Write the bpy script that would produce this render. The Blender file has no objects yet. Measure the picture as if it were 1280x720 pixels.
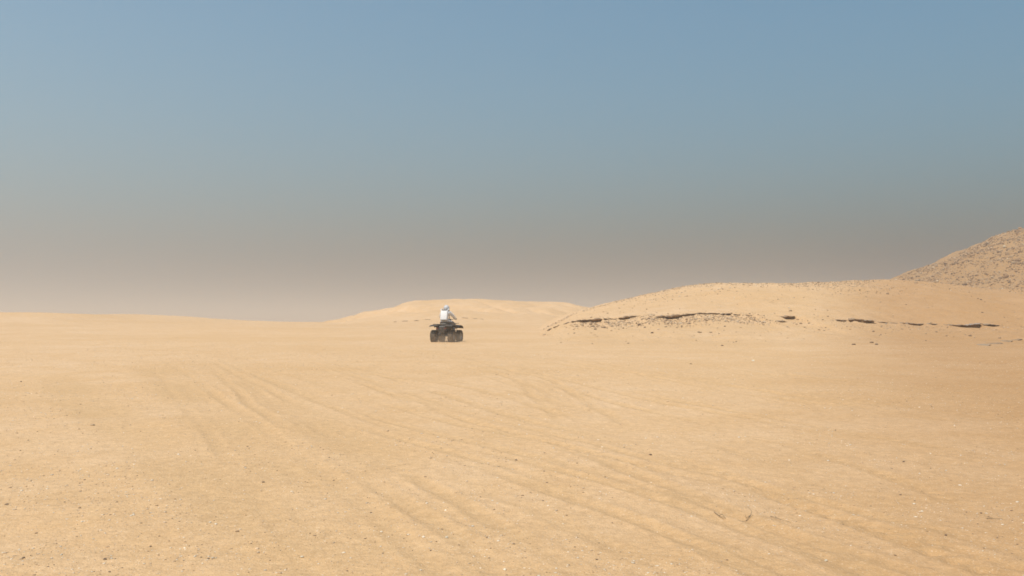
import bpy, bmesh, math, random
import numpy as np
from mathutils import Vector, Matrix

R = math.radians
rng = np.random.default_rng(7)
random.seed(7)
sc = bpy.context.scene
COL = sc.collection

# ------------------------------------------------------------------ camera
EYE = 1.6
cam_d = bpy.data.cameras.new('camera')
cam = bpy.data.objects.new('camera', cam_d)
COL.objects.link(cam)
FPX = 1229.0                       # focal length in photograph pixels (1280 wide)
HOR = 402.0                        # eye level row
cam_d.sensor_width = 36.0
cam_d.lens = 36.0 * FPX / 1280.0
cam_d.clip_start = 0.05
cam_d.clip_end = 20000.0
cam.location = (0, 0, EYE)
cam.rotation_euler = (R(90) + math.atan((HOR - 360.0) / FPX), 0, 0)
sc.camera = cam

# ------------------------------------------------------------------ sky, sun, exposure
SUN_EL, SUN_AZ = 65.0, -138.0       # azimuth from +Y (view direction), negative = left
w = bpy.data.worlds.new('World')
sc.world = w
w.use_nodes = True
wn, wl = w.node_tree.nodes, w.node_tree.links
bg = wn['Background']
sky = wn.new('ShaderNodeTexSky')
sky.sky_type = 'NISHITA'
sky.sun_disc = False
sky.sun_elevation = R(SUN_EL)
sky.sun_rotation = R(SUN_AZ)
sky.altitude = 0
sky.air_density = 1.0
sky.dust_density = 0.1
sky.ozone_density = 0.0
# clear-sky part, slightly filtered of red, below it the dust layer
mx = wn.new('ShaderNodeMix'); mx.data_type = 'RGBA'; mx.blend_type = 'MULTIPLY'; mx.inputs[0].default_value = 1.0
wl.new(sky.outputs[0], mx.inputs[6]); mx.inputs[7].default_value = (0.66, 1.15, 1.18, 1)
skytint = mx.outputs[2]
DUST_TAU, DUST_SUNWARD, DUST_COLOR = 0.205, 0.72, (2.68, 2.74, 2.72)
# high dust layer of the sky: it thickens towards the horizon and is brighter on the sun's side
def wmath(op, *ins):
    n = wn.new('ShaderNodeMath'); n.operation = op
    for i, v in enumerate(ins):
        if isinstance(v, bpy.types.NodeSocket): wl.new(v, n.inputs[i])
        else: n.inputs[i].default_value = v
    return n.outputs[0]
tcw = wn.new('ShaderNodeTexCoord')
sepw = wn.new('ShaderNodeSeparateXYZ'); wl.new(tcw.outputs['Generated'], sepw.inputs[0])
sin_el = wmath('MAXIMUM', sepw.outputs[2], 0.004)
tau_n = wmath('DIVIDE', DUST_TAU, sin_el)
tau_p = wmath('POWER', tau_n, 1.12)
dust_fac = wmath('SUBTRACT', 1.0, wmath('EXPONENT', wmath('MULTIPLY', tau_p, -1.0)))
sunward = wmath('ADD', wmath('MULTIPLY', sepw.outputs[0], math.sin(R(SUN_AZ))), wmath('MULTIPLY', sepw.outputs[1], math.cos(R(SUN_AZ))))
glow = wmath('MULTIPLY_ADD', sunward, DUST_SUNWARD, 1.0)
gcol = wn.new('ShaderNodeVectorMath'); gcol.operation = 'SCALE'
gcol.inputs[0].default_value = DUST_COLOR
wl.new(glow, gcol.inputs['Scale'])
mixw = wn.new('ShaderNodeMix'); mixw.data_type = 'RGBA'
wl.new(dust_fac, mixw.inputs[0]); wl.new(skytint, mixw.inputs[6]); wl.new(gcol.outputs[0], mixw.inputs[7])
wl.new(mixw.outputs[2], bg.inputs[0])
bg.inputs[1].default_value = 0.14

sd = bpy.data.lights.new('sun', 'SUN')
sd.energy = 4.3
sd.angle = R(0.55)
sd.color = (1.0, 0.95, 0.87)
sun = bpy.data.objects.new('sun', sd)
COL.objects.link(sun)
to_sun = Vector((math.sin(R(SUN_AZ)) * math.cos(R(SUN_EL)), math.cos(R(SUN_AZ)) * math.cos(R(SUN_EL)), math.sin(R(SUN_EL))))
sun.rotation_euler = to_sun.to_track_quat('Z', 'Y').to_euler()
sun.location = (-30, 10, 60)

vs = sc.view_settings
vs.view_transform = 'Standard'
vs.look = 'None'
vs.exposure = 0.0
vs.gamma = 1.0
vs.use_curve_mapping = False
sc.cycles.filter_width = 1.7
sc.cycles.max_bounces = 6
sc.cycles.diffuse_bounces = 3
sc.cycles.volume_bounces = 1

HAZE_DENSITY = 0.0018
HAZE_COLOR = (0.88, 0.805, 0.715)

# ------------------------------------------------------------------ helpers
def tag(o, label=None, cat=None, group=None, kind=None):
    if label: o['label'] = label
    if cat: o['category'] = cat
    if group: o['group'] = group
    if kind: o['kind'] = kind
    return o

def empty(name, loc=(0, 0, 0), rz=0.0):
    o = bpy.data.objects.new(name, None)
    o.empty_display_size = 0.1
    COL.objects.link(o)
    o.location = loc
    o.rotation_euler = (0, 0, rz)
    return o

def link_mesh(name, me, mat, parent=None, smooth=False):
    o = bpy.data.objects.new(name, me)
    COL.objects.link(o)
    if mat: me.materials.append(mat)
    if smooth:
        me.polygons.foreach_set('use_smooth', np.ones(len(me.polygons), bool))
    if parent: o.parent = parent
    return o

def np_mesh(name, verts, faces):
    """verts (n,3), faces (m,k) numpy -> mesh"""
    me = bpy.data.meshes.new(name)
    n, (m, k) = len(verts), faces.shape
    me.vertices.add(n)
    me.vertices.foreach_set('co', np.ascontiguousarray(verts, dtype=np.float32).ravel())
    me.loops.add(m * k)
    me.loops.foreach_set('vertex_index', np.ascontiguousarray(faces, dtype=np.int32).ravel())
    me.polygons.add(m)
    me.polygons.foreach_set('loop_start', np.arange(0, m * k, k, dtype=np.int32))
    try:
        me.polygons.foreach_set('loop_total', np.full(m, k, dtype=np.int32))
    except Exception:
        pass
    me.update(calc_edges=True)
    return me

def add_attr(me, name, vals):
    a = me.attributes.new(name, 'FLOAT', 'POINT')
    a.data.foreach_set('value', np.ascontiguousarray(vals, dtype=np.float32).ravel())

def add_col(me, name, cols):
    a = me.attributes.new(name, 'FLOAT_COLOR', 'POINT')
    c = np.ones((len(cols), 4), np.float32)
    c[:, :3] = cols
    a.data.foreach_set('color', c.ravel())

def sstep(a, b, x):
    t = np.clip((x - a) / (b - a), 0, 1)
    return t * t * (3 - 2 * t)

# gradient noise in numpy
_P = np.random.default_rng(3).permutation(4096)
_A = np.random.default_rng(5).uniform(0, 2 * np.pi, 4096)
_GX, _GY = np.cos(_A), np.sin(_A)
def _perlin(x, y, seed=0):
    xi, yi = np.floor(x).astype(np.int64), np.floor(y).astype(np.int64)
    xf, yf = x - xi, y - yi
    u, v = xf * xf * xf * (xf * (xf * 6 - 15) + 10), yf * yf * yf * (yf * (yf * 6 - 15) + 10)
    def g(ix, iy, dx, dy):
        h = _P[(_P[(ix + seed * 57) & 4095] + iy) & 4095]
        return _GX[h] * dx + _GY[h] * dy
    n00 = g(xi, yi, xf, yf); n10 = g(xi + 1, yi, xf - 1, yf)
    n01 = g(xi, yi + 1, xf, yf - 1); n11 = g(xi + 1, yi + 1, xf - 1, yf - 1)
    a = n00 + u * (n10 - n00); b = n01 + u * (n11 - n01)
    return (a + v * (b - a)) * 1.5
def fbm(x, y, wl, octaves=3, seed=0, gain=0.5):
    s, amp, f = 0.0, 1.0, 1.0 / wl
    for k in range(octaves):
        s = s + amp * _perlin(x * f + 17.3 * k, y * f - 9.1 * k, seed + k)
        amp *= gain; f *= 2.03
    return s

def px(u, v, Y):
    """photograph pixel at depth Y -> world point"""
    return ((u - 640.0) / FPX * Y, Y, EYE + (HOR - v) / FPX * Y)

# ------------------------------------------------------------------ terrain shape
def base_z(y):
    return np.where(y > 0, 1.38 * (1 - np.exp(-np.maximum(y, 0) / 68.0)), 0.0203 * np.maximum(y, -200) * 0.4)

RISE_X = np.array([-400, -90, -60, -47.5, -43.8, -41, -35.5, -27, -18, -8, 0], float)
RISE_H = np.array([1.95, 1.80, 1.70, 1.68, 1.18, 1.00, 0.66, 0.36, 0.10, 0, 0], float)
def rise(x, y):
    yy = y + 6 * np.sin(x / 23.0)
    a = 0.80 * np.interp(x, RISE_X, RISE_H)
    p = sstep(58, 116, yy) * (1 - sstep(118, 190, yy))
    lip = 0.16 * np.exp(-((yy - 92) / 4.5) ** 2) * sstep(-30, -48, x)
    lip2 = (0.26 + 0.10 * np.sin(x / 5.0)) * np.exp(-((yy - 104 - 2.5 * np.sin(x / 7.0)) / 3.0) ** 2) * sstep(-41, -52, x)
    return a * p + lip + lip2

def depth_of(v, u=640):
    """depth of the flat plain seen at row v"""
    lo, hi = 2.0, 150.0
    for _ in range(50):
        m = 0.5 * (lo + hi)
        if EYE + (HOR - v) / FPX * m > float(base_z(np.array(m))): lo = m
        else: hi = m
    return lo

# tyre ruts read off the plain: (pixels, half width, depth, tread)
RUTS = [
    ([(1185, 722), (1080, 690), (960, 655), (850, 623), (762, 593), (698, 579), (613, 560), (500, 530), (400, 498), (320, 468), (268, 448)], .12, .026, 0),
    ([(1010, 722), (940, 684), (850, 649), (766, 619), (734, 611), (678, 597), (560, 566), (440, 530), (350, 493), (290, 465), (255, 446)], .13, .030, 0),
    ([(960, 722), (843, 665), (742, 631), (710, 622), (600, 585), (480, 545)], .12, .024, 0),
    ([(860, 722), (770, 684), (698, 653), (645, 629), (560, 592), (470, 552)], .12, .022, 0),
    ([(660, 735), (597, 688), (553, 657), (517, 631), (472, 603), (432, 577), (380, 545), (330, 515), (290, 482), (258, 455), (240, 443)], .13, .028, 0),
    ([(560, 722), (500, 668), (460, 629), (428, 607), (380, 572), (300, 512), (232, 467), (203, 449), (196, 440)], .13, .024, 0),
    ([(420, 722), (300, 625), (217, 573), (173, 547), (133, 517), (80, 477), (50, 458)], .35, .020, 0),
    ([(470, 690), (390, 620), (317, 560), (283, 527), (233, 493), (193, 458), (185, 445)], .40, .024, 0),
    ([(540, 620), (460, 565), (383, 520), (333, 493), (267, 457), (240, 446)], .30, .020, 0),
    ([(800, 540), (682, 472), (645, 464), (560, 450), (500, 441)], .13, .032, 0),
    ([(760, 505), (621, 458), (577, 446), (520, 437)], .13, .032, 0),
    ([(820, 540), (700, 502), (605, 482), (496, 468), (420, 455), (350, 444)], .15, .030, 0),
    ([(1290, 540), (1050, 505), (900, 480), (758, 464), (645, 446), (560, 435)], .16, .036, 0),
    ([(1290, 528), (1132, 516), (1067, 511), (979, 500), (800, 470), (690, 448), (620, 437)], .14, .038, 0),
    ([(1290, 505), (1150, 487), (1019, 472), (971, 466), (850, 450), (740, 437), (660, 429)], .14, .034, 0),
    ([(1290, 706), (1120, 658), (1010, 630), (894, 605), (850, 596), (740, 566), (640, 540), (520, 503), (430, 470), (360, 447)], .12, .028, 1),
    ([(1310, 730), (1273, 716), (1192, 688), (1092, 659), (1027, 631), (930, 600), (820, 568), (700, 535), (580, 500), (470, 466), (390, 445)], .15, .030, 1),
    ([(1290, 672), (1172, 611), (1060, 577), (930, 543), (800, 510), (690, 482), (590, 456)], .13, .028, 1),
    ([(1290, 590), (1180, 566), (1050, 545), (900, 518), (760, 488), (650, 462), (570, 444)], .13, .030, 0),
    ([(0, 596), (131, 617), (279, 642), (420, 668), (600, 715)], .30, .018, 0),
]
RUT_TAB = []
_rr = random.Random(17)
for pts, hw, dep, tread in RUTS:
    P = sorted([(depth_of(v), (u - 640.0) / FPX * depth_of(v)) for u, v in pts])
    ys, xs = np.array([p[0] for p in P]), np.array([p[1] for p in P])
    gy = np.linspace(ys[0], ys[-1], 500)
    k = np.ones(41) / 41.0
    gx = np.interp(gy, ys, xs)
    for _ in range(2):
        gx = np.convolve(np.pad(gx, 20, mode='reflect', reflect_type='odd'), k, 'valid')
    RUT_TAB.append((gy, gx, np.gradient(gx, gy), hw * (0.60 if hw < .2 else 0.9), dep, tread))
    if hw < .2 and _rr.random() < 1.1:
        sh = _rr.choice([-1, 1]) * _rr.uniform(0.30, 0.75)
        RUT_TAB.append((gy, gx + sh * (1 + 0.15 * np.sin(gy / 7.0)), np.gradient(gx, gy), hw * 0.55, dep * 0.8, 0))

def rut_fields(x, y):
    """height change and track mask at near-plain points"""
    dz, mask = np.zeros_like(x), np.zeros_like(x)
    for i, (gy, gx, gs, hw, dep, tread) in enumerate(RUT_TAB):
        sel = (y > gy[0]) & (y < gy[-1])
        if not sel.any(): continue
        xx, yy = x[sel], y[sel]
        cx = np.interp(yy, gy, gx); s = np.interp(yy, gy, gs)
        wob = 0.05 * _perlin(yy * 0.6, yy * 0 + i * 3.7, i)
        d = (xx - cx + wob) / np.sqrt(1 + s * s)
        near = np.abs(d) < hw * 4
        fade = sstep(gy[0], gy[0] * 1.25, yy) * (1 - sstep(gy[-1] * 0.6, gy[-1], yy)) if gy[0] > 6.5 else 1 - sstep(gy[-1] * 0.6, gy[-1], yy)
        var = 0.66 + 1.0 * _perlin(yy * 0.30 + 5 * i, xx * 0.30, i + 9) + 0.25 * _perlin(yy * 1.3 + 5 * i, xx * 1.3, i + 19)
        var = np.clip(var, 0.0, 1.5) * fade
        q = d / hw
        prof = -np.exp(-(q ** 2) ** 1.6) + 0.55 * np.exp(-((np.abs(q) - 1.75) / 0.5) ** 2)
        if tread:
            arc = yy * np.sqrt(1 + s * s)
            prof = prof + 0.95 * np.exp(-(q / 1.2) ** 4) * np.sin(arc * 2 * np.pi / 0.22 + np.abs(q) * 2.0)
        dz[sel] += np.where(near, prof * dep * 0.44 * var, 0)
        mask[sel] = np.maximum(mask[sel], np.where(near, np.exp(-(q / 1.5) ** 4) * np.clip(var, 0, 1), 0))
    return dz, mask

ATV_Y = 45.0
ATV_REAR = ((553.5 - 640) / FPX * ATV_Y, ATV_Y)
ATV_YAW = R(-13.0)
ATV_POS = (ATV_REAR[0] - 0.62 * math.sin(ATV_YAW), ATV_REAR[1] + 0.62 * math.cos(ATV_YAW))

def ground_z(x, y, fine=True):
    x, y = np.asarray(x, float), np.asarray(y, float)
    z = base_z(y) + rise(x, y)
    far = np.hypot(x, y)
    und = 0.10 * fbm(x, y, 26, 2, 1) * sstep(12, 60, far) + 0.035 * fbm(x, y, 6.0, 2, 4)
    if fine:
        und = und + 0.012 * fbm(x, y, 0.9, 3, 8)
    flat = np.exp(-(((x - ATV_POS[0]) / 3.0) ** 2 + ((y - ATV_POS[1]) / 3.0) ** 2))
    und = und * (1 - flat)
    und = np.where(far > 400, 0.10 * fbm(x, y, 160, 2, 1), und)
    return z + und

def ground_full(x, y):
    x, y = np.asarray(x, float), np.asarray(y, float)
    z = ground_z(x, y)
    dz, mask = rut_fields(x, y)
    return z + dz, mask

def gz(x, y):
    return float(ground_full(np.array([x]), np.array([y]))[0][0])

# mound on the right: ledge line and crest line
LEDGE_PX = [(600, 445), (640, 432), (660, 424), (683, 413.5), (700, 405.5), (720, 400), (745, 398.0), (770, 396.6), (800, 394.2), (830, 393.4), (870, 390.6), (900, 391), (935, 393), (980, 395.5),
            (1050, 399), (1100, 401.5), (1150, 403.5), (1200, 405), (1240, 406.2), (1300, 407.5), (1500, 410), (2200, 416)]
CREST_PX = [(600, 440), (640, 424), (670, 413), (690, 403), (710, 392), (735, 384.5), (760, 377.5), (800, 367.5), (850, 356.8), (880, 353.4), (940, 352.2), (1000, 351.4), (1080, 350),
            (1120, 350.4), (1160, 355), (1200, 358.5), (1280, 360.5), (1500, 363), (2200, 372)]
LEDGE_Y, CREST_Y, FOOT_Y = 60.0, 85.0, 40.5
def _tab(pts, Y):
    X = np.array([px(u, v, Y)[0] for u, v in pts]); Z = np.array([px(u, v, Y)[2] for u, v in pts])
    gx = np.linspace(X[0], X[-1], 4000); gz_ = np.interp(gx, X, Z)
    n = 25; k = np.ones(n) / n
    gz_ = np.convolve(np.pad(gz_, n // 2, mode='edge'), k, 'valid')
    return gx, gz_
LX, LZ = _tab(LEDGE_PX, LEDGE_Y)
CX, CZ = _tab(CREST_PX, CREST_Y)
CZ = CZ - 0.13
def ledge_y(x):
    return LEDGE_Y + 0.9 * np.sin(x / 4.3 + 0.6) + 0.45 * np.sin(x / 1.7)

# ledge slabs: u0, u1, v at u0, v at u1 (underside shadow line), thickness in pixels
SLABS_LEFT = [(684, 690, 413, 410.4, 1.0), (692, 701, 409.3, 406, 1.2), (703, 712, 405.2, 402.8, 1.1), (714, 726, 402.2, 400.4, 1.3), (726, 739, 400.4, 399.8, 2.2), (738, 753, 399.9, 399.4, 3.8),
              (754, 764, 398.6, 398.2, 2.0), (763, 773, 398.8, 398.2, 2.6), (773, 787, 397.6, 396.4, 3.6), (786, 796, 396, 395, 1.8), (818, 831, 396, 395.6, 3.4), (829, 851, 396.2, 394.6, 5.2),
              (850, 869, 394, 391.8, 2.8), (870, 899, 391.6, 391.8, 1.5), (899, 914, 392.4, 392.6, 2.4), (914, 924, 393.6, 394, 2.3), (927, 939, 394, 394.4, 2.0)]
SLABS_MID = [(967, 992, 397, 395.4, 3.6), (972, 986, 401.8, 403, 2.6)]
SLABS_RIGHT = [(1020, 1030, 399, 399.2, 1.6), (1031, 1057, 400.2, 400.6, 2.6), (1059, 1078, 399.6, 400.2, 3.0), (1077, 1092, 400.6, 401.2, 2.8), (1092, 1109, 403, 403.4, 2.2),
               (1109, 1121, 403.6, 404, 1.6), (1124, 1141, 404.2, 404.8, 3.2), (1140, 1153, 405.4, 405, 2.4), (1158, 1173, 404.6, 405.2, 1.6), (1178, 1200, 406.4, 406.8, 4.2),
               (1199, 1226, 406.8, 404.8, 3.4), (1229, 1246, 405.6, 406.6, 1.1)]
def slab_step(x):
    s = np.zeros_like(x)
    for u0, u1, v0, v1, t in SLABS_LEFT + SLABS_MID[:1] + SLABS_RIGHT:
        a, b = (u0 - 640) / FPX * LEDGE_Y, (u1 - 640) / FPX * LEDGE_Y
        s = np.maximum(s, (t / FPX * LEDGE_Y * 1.0 + 0.04) * sstep(a - 0.15, a + 0.1, x) * (1 - sstep(b - 0.1, b + 0.15, x)))
    return s

def mound_z(x, y, rough=True):
    x, y = np.asarray(x, float), np.asarray(y, float)
    g = ground_z(x, y, fine=False)
    zl = np.interp(x, LX, LZ); zc = np.interp(x, CX, CZ)
    yl = ledge_y(x)
    step = slab_step(x)
    t = np.clip((y - FOOT_Y) / (yl - FOOT_Y), 0, 1.0)
    gl = base_z(yl)
    low = g + (zl - step - gl) * (0.35 * t + 0.65 * t ** 2.2)
    t2 = np.clip((y - yl) / (CREST_Y - yl), 0, 1.25)
    up = zl + (zc - zl) * np.sin(np.pi / 2 * np.clip(t2, 0, 1.0)) ** 0.92
    back = np.clip((y - CREST_Y) / 60.0, 0, 1)
    up = up - (zc - g) * 0.55 * back ** 1.5 * (y > CREST_Y)
    k = sstep(-0.10, 0.04, y - yl)
    z = low + (up - low) * k
    edge = sstep(FOOT_Y, FOOT_Y + 8, y)
    z = z + edge * (0.16 * fbm(x, y, 9.0, 3, 21) * sstep(0, 10, np.abs(y - yl)) + 0.05 * fbm(x, y, 2.2, 2, 25))
    if rough:
        z = z + edge * 0.03 * fbm(x, y, 0.8, 2, 27)
    return z - 0.03

DUNE_PX = [(300, 412), (380, 406), (405, 402.6), (440, 394), (480, 386), (498, 382), (512, 376.5), (525, 374.2), (560, 373.6), (600, 373), (640, 375), (690, 377.2), (714, 379.6), (730, 384), (760, 388), (800, 395), (850, 404), (950, 420)]
BENCH_PX = [(300, 412), (405, 407), (440, 402), (470, 397.5), (500, 393.5), (530, 391), (570, 390), (620, 391.5), (660, 394), (700, 396), (760, 400), (850, 408), (950, 420)]
DX, DZ = _tab(DUNE_PX, 150.0)
BX, BZ = _tab(BENCH_PX, 116.0)
def dune_z(x, y):
    g = ground_z(x, y, fine=False)
    zc = np.interp(x, DX, DZ); zb = np.interp(x, BX, BZ)
    yb = 116 + 3 * np.sin(x / 6.0)
    t = np.clip((y - 92) / (yb - 92), 0, 1)
    gb = base_z(yb)
    low = g + np.maximum(zb - gb, -0.6) * t ** 1.7
    t2 = np.clip((y - yb) / (150 - yb), 0, 1)
    prof = 0.10 * t2 - 0.25 * np.sin(np.pi * t2) * 0.25 + 0.90 * sstep(0.25, 1.0, t2)
    up = zb + (zc - zb) * prof
    back = np.clip((y - 150) / 70.0, 0, 1)
    up = up - np.maximum(zc - g + 0.5, 0) * sstep(0, 1, back)
    z = np.where(y > yb, up, low)
    gul = np.abs(_perlin(x / 5.5 + 0.12 * y, y / 22.0, 33))
    z = z - 1.5 * (0.35 - np.minimum(gul, 0.35)) * sstep(118, 136, y) * (1 - sstep(146, 151, y))
    z = z + 0.16 * fbm(x, y, 3.0, 3, 37) * sstep(112, 130, y)
    return z + 0.22 * fbm(x, y, 12, 3, 31) * sstep(92, 118, y) * np.clip(1 - 0 * y, 0, 1) - 0.03

HILL_C = (136.5, 185.0)
def hill_z(x, y):
    g = ground_z(x, y, fine=False)
    r = np.hypot(x - HILL_C[0], (y - HILL_C[1]) * 1.05)
    h = np.interp(r, [0, 10, 22, 40.2, 46.2, 52.2, 58.2, 63.5, 72, 80, 90, 110], [24.0, 23.9, 23.2, 18.8, 16.4, 13.9, 11.1, 8.6, 4.9, 1.8, -0.6, -3.0])
    n = 0.9 * fbm(x, y, 14, 3, 41) + 0.35 * fbm(x, y, 3.0, 3, 45)
    return np.where(r > 105, g - 1.0, h + n * sstep(88, 70, r))

# ------------------------------------------------------------------ materials
def new_mat(name):
    m = bpy.data.materials.new(name)
    m.use_nodes = True
    nt = m.node_tree
    return m, nt, nt.nodes['Principled BSDF']

def node(nt, t, **kw):
    n = nt.nodes.new(t)
    for k, v in kw.items(): setattr(n, k, v)
    return n

def mixc(nt, fac, a, b, blend='MIX'):
    m = node(nt, 'ShaderNodeMix', data_type='RGBA', blend_type=blend)
    for sock, val in ((m.inputs[0], fac), (m.inputs[6], a), (m.inputs[7], b)):
        if isinstance(val, bpy.types.NodeSocket): nt.links.new(val, sock)
        elif isinstance(val, (int, float)): sock.default_value = val
        else: sock.default_value = (*val, 1)
    return m.outputs[2]

def noise(nt, scale, detail=3, rough=0.55, vec=None):
    n = node(nt, 'ShaderNodeTexNoise')
    n.inputs['Scale'].default_value = scale
    n.inputs['Detail'].default_value = detail
    n.inputs['Roughness'].default_value = rough
    if vec is not None: nt.links.new(vec, n.inputs['Vector'])
    return n.outputs[0]

def ramp(nt, fac, p0, p1, c0=(0, 0, 0), c1=(1, 1, 1)):
    r = node(nt, 'ShaderNodeValToRGB')
    r.color_ramp.elements[0].position = p0; r.color_ramp.elements[0].color = (*c0, 1)
    r.color_ramp.elements[1].position = p1; r.color_ramp.elements[1].color = (*c1, 1)
    nt.links.new(fac, r.inputs[0])
    return r.outputs[0]

def sand_material(name, near=True, tint=(1, 1, 1), rocky=0.0, dim_range=(-1.5, 6.2)):
    m, nt, b = new_mat(name)
    geo = node(nt, 'ShaderNodeNewGeometry')
    pos = geo.outputs['Position']
    T = lambda c: tuple(c[i] * tint[i] for i in range(3))
    crust, ochre, pale = T((0.620, 0.389, 0.194)), T((0.593, 0.357, 0.162)), T((0.680, 0.450, 0.257))
    big = ramp(nt, noise(nt, 0.09, 4, 0.6, pos), 0.35, 0.68)
    mid = ramp(nt, noise(nt, 0.9, 4, 0.65, pos), 0.38, 0.66)
    c = mixc(nt, big, crust, pale)
    mm = node(nt, 'ShaderNodeMath', operation='MULTIPLY'); nt.links.new(mid, mm.inputs[0]); mm.inputs[1].default_value = 0.6
    c = mixc(nt, mm.outputs[0], c, ochre)
    if near:
        at = node(nt, 'ShaderNodeAttribute', attribute_name='track')
        mt = node(nt, 'ShaderNodeMath', operation='MULTIPLY'); nt.links.new(at.outputs['Fac'], mt.inputs[0]); mt.inputs[1].default_value = 0.75
        c = mixc(nt, mt.outputs[0], c, T((0.575, 0.358, 0.172)))
    # dimmer light towards the right, painted into the sand as a browner tint
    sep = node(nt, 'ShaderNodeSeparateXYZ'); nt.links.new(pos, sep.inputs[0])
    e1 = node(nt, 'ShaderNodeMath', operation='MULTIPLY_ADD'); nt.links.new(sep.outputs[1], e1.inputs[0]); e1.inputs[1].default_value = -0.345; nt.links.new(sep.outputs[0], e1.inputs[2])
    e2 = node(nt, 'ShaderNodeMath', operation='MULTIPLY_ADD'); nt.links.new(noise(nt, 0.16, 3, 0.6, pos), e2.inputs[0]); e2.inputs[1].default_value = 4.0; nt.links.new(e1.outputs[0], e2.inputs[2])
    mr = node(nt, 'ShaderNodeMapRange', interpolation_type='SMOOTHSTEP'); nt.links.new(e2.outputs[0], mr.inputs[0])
    mr.inputs[1].default_value = dim_range[0]; mr.inputs[2].default_value = dim_range[1]; mr.inputs[3].default_value = 0.0; mr.inputs[4].default_value = 1.0
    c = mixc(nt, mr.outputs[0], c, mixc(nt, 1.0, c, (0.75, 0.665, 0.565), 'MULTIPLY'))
    gr = ramp(nt, noise(nt, 9.0, 7, 0.86, pos), 0.36, 0.64, (0.84, 0.82, 0.79), (1.11, 1.11, 1.11))
    c = mixc(nt, 1.0, c, gr, 'MULTIPLY')
    # coarse grains: dark and light specks of the gravel crust
    g1 = ramp(nt, noise(nt, 38, 2, 0.7, pos), 0.60, 0.72)
    g2 = ramp(nt, noise(nt, 55, 2, 0.7, pos), 0.60, 0.70)
    s1 = node(nt, 'ShaderNodeMath', operation='MULTIPLY'); nt.links.new(g1, s1.inputs[0]); s1.inputs[1].default_value = 0.45
    s2 = node(nt, 'ShaderNodeMath', operation='MULTIPLY'); nt.links.new(g2, s2.inputs[0]); s2.inputs[1].default_value = 0.5
    c = mixc(nt, s1.outputs[0], c, T((0.40, 0.25, 0.125)))
    c = mixc(nt, s2.outputs[0], c, T((0.76, 0.60, 0.42)))
    if rocky:
        rk = ramp(nt, noise(nt, 2.6, 6, 0.82, pos), 0.47, 0.60)
        s3 = node(nt, 'ShaderNodeMath', operation='MULTIPLY'); nt.links.new(rk, s3.inputs[0]); s3.inputs[1].default_value = rocky
        c = mixc(nt, s3.outputs[0], c, (0.30, 0.20, 0.12))
    nt.links.new(c, b.inputs['Base Color'])
    b.inputs['Roughness'].default_value = 0.85
    b.inputs['Specular IOR Level'].default_value = 0.25
    n1 = noise(nt, 7, 5, 0.7, pos); n2 = noise(nt, 45, 3, 0.7, pos)
    ad = node(nt, 'ShaderNodeMath', operation='MULTIPLY_ADD'); nt.links.new(n2, ad.inputs[0]); ad.inputs[1].default_value = 0.35; nt.links.new(n1, ad.inputs[2])
    bp = node(nt, 'ShaderNodeBump'); bp.inputs['Strength'].default_value = 0.75; bp.inputs['Distance'].default_value = 0.045 if near else 0.07
    nt.links.new(ad.outputs[0], bp.inputs['Height'])
    nt.links.new(bp.outputs[0], b.inputs['Normal'])
    return m

def stone_material(name, attr=True, base=(0.3, 0.2, 0.12)):
    m, nt, b = new_mat(name)
    geo = node(nt, 'ShaderNodeNewGeometry')
    v = ramp(nt, noise(nt, 9, 5, 0.7, geo.outputs['Position']), 0.3, 0.75, (0.6, 0.6, 0.6), (1.2, 1.15, 1.1))
    if attr:
        at = node(nt, 'ShaderNodeAttribute', attribute_name='stone_color')
        c = mixc(nt, 1.0, at.outputs['Color'], v, 'MULTIPLY')
    else:
        c = mixc(nt, 1.0, base, v, 'MULTIPLY')
    nt.links.new(c, b.inputs['Base Color'])
    b.inputs['Roughness'].default_value = 0.85
    bp = node(nt, 'ShaderNodeBump'); bp.inputs['Strength'].default_value = 0.6; bp.inputs['Distance'].default_value = 0.05
    nt.links.new(noise(nt, 14, 5, 0.7, geo.outputs['Position']), bp.inputs['Height'])
    nt.links.new(bp.outputs[0], b.inputs['Normal'])
    return m

def plain(name, col, rough=0.6, metal=0.0, dust=0.35, scale=9.0, coat=0.0):
    """painted or moulded surface with a dusting of sand in patches"""
    m, nt, b = new_mat(name)
    tc = node(nt, 'ShaderNodeTexCoord')
    f = ramp(nt, noise(nt, scale, 5, 0.7, tc.outputs['Object']), 0.40, 0.70)
    k = node(nt, 'ShaderNodeMath', operation='MULTIPLY'); nt.links.new(f, k.inputs[0]); k.inputs[1].default_value = dust
    nt.links.new(mixc(nt, k.outputs[0], col, (0.42, 0.30, 0.18)), b.inputs['Base Color'])
    r = node(nt, 'ShaderNodeMath', operation='MULTIPLY_ADD'); nt.links.new(f, r.inputs[0]); r.inputs[1].default_value = 0.25; r.inputs[2].default_value = rough
    nt.links.new(r.outputs[0], b.inputs['Roughness'])
    b.inputs['Metallic'].default_value = metal
    return m

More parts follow.
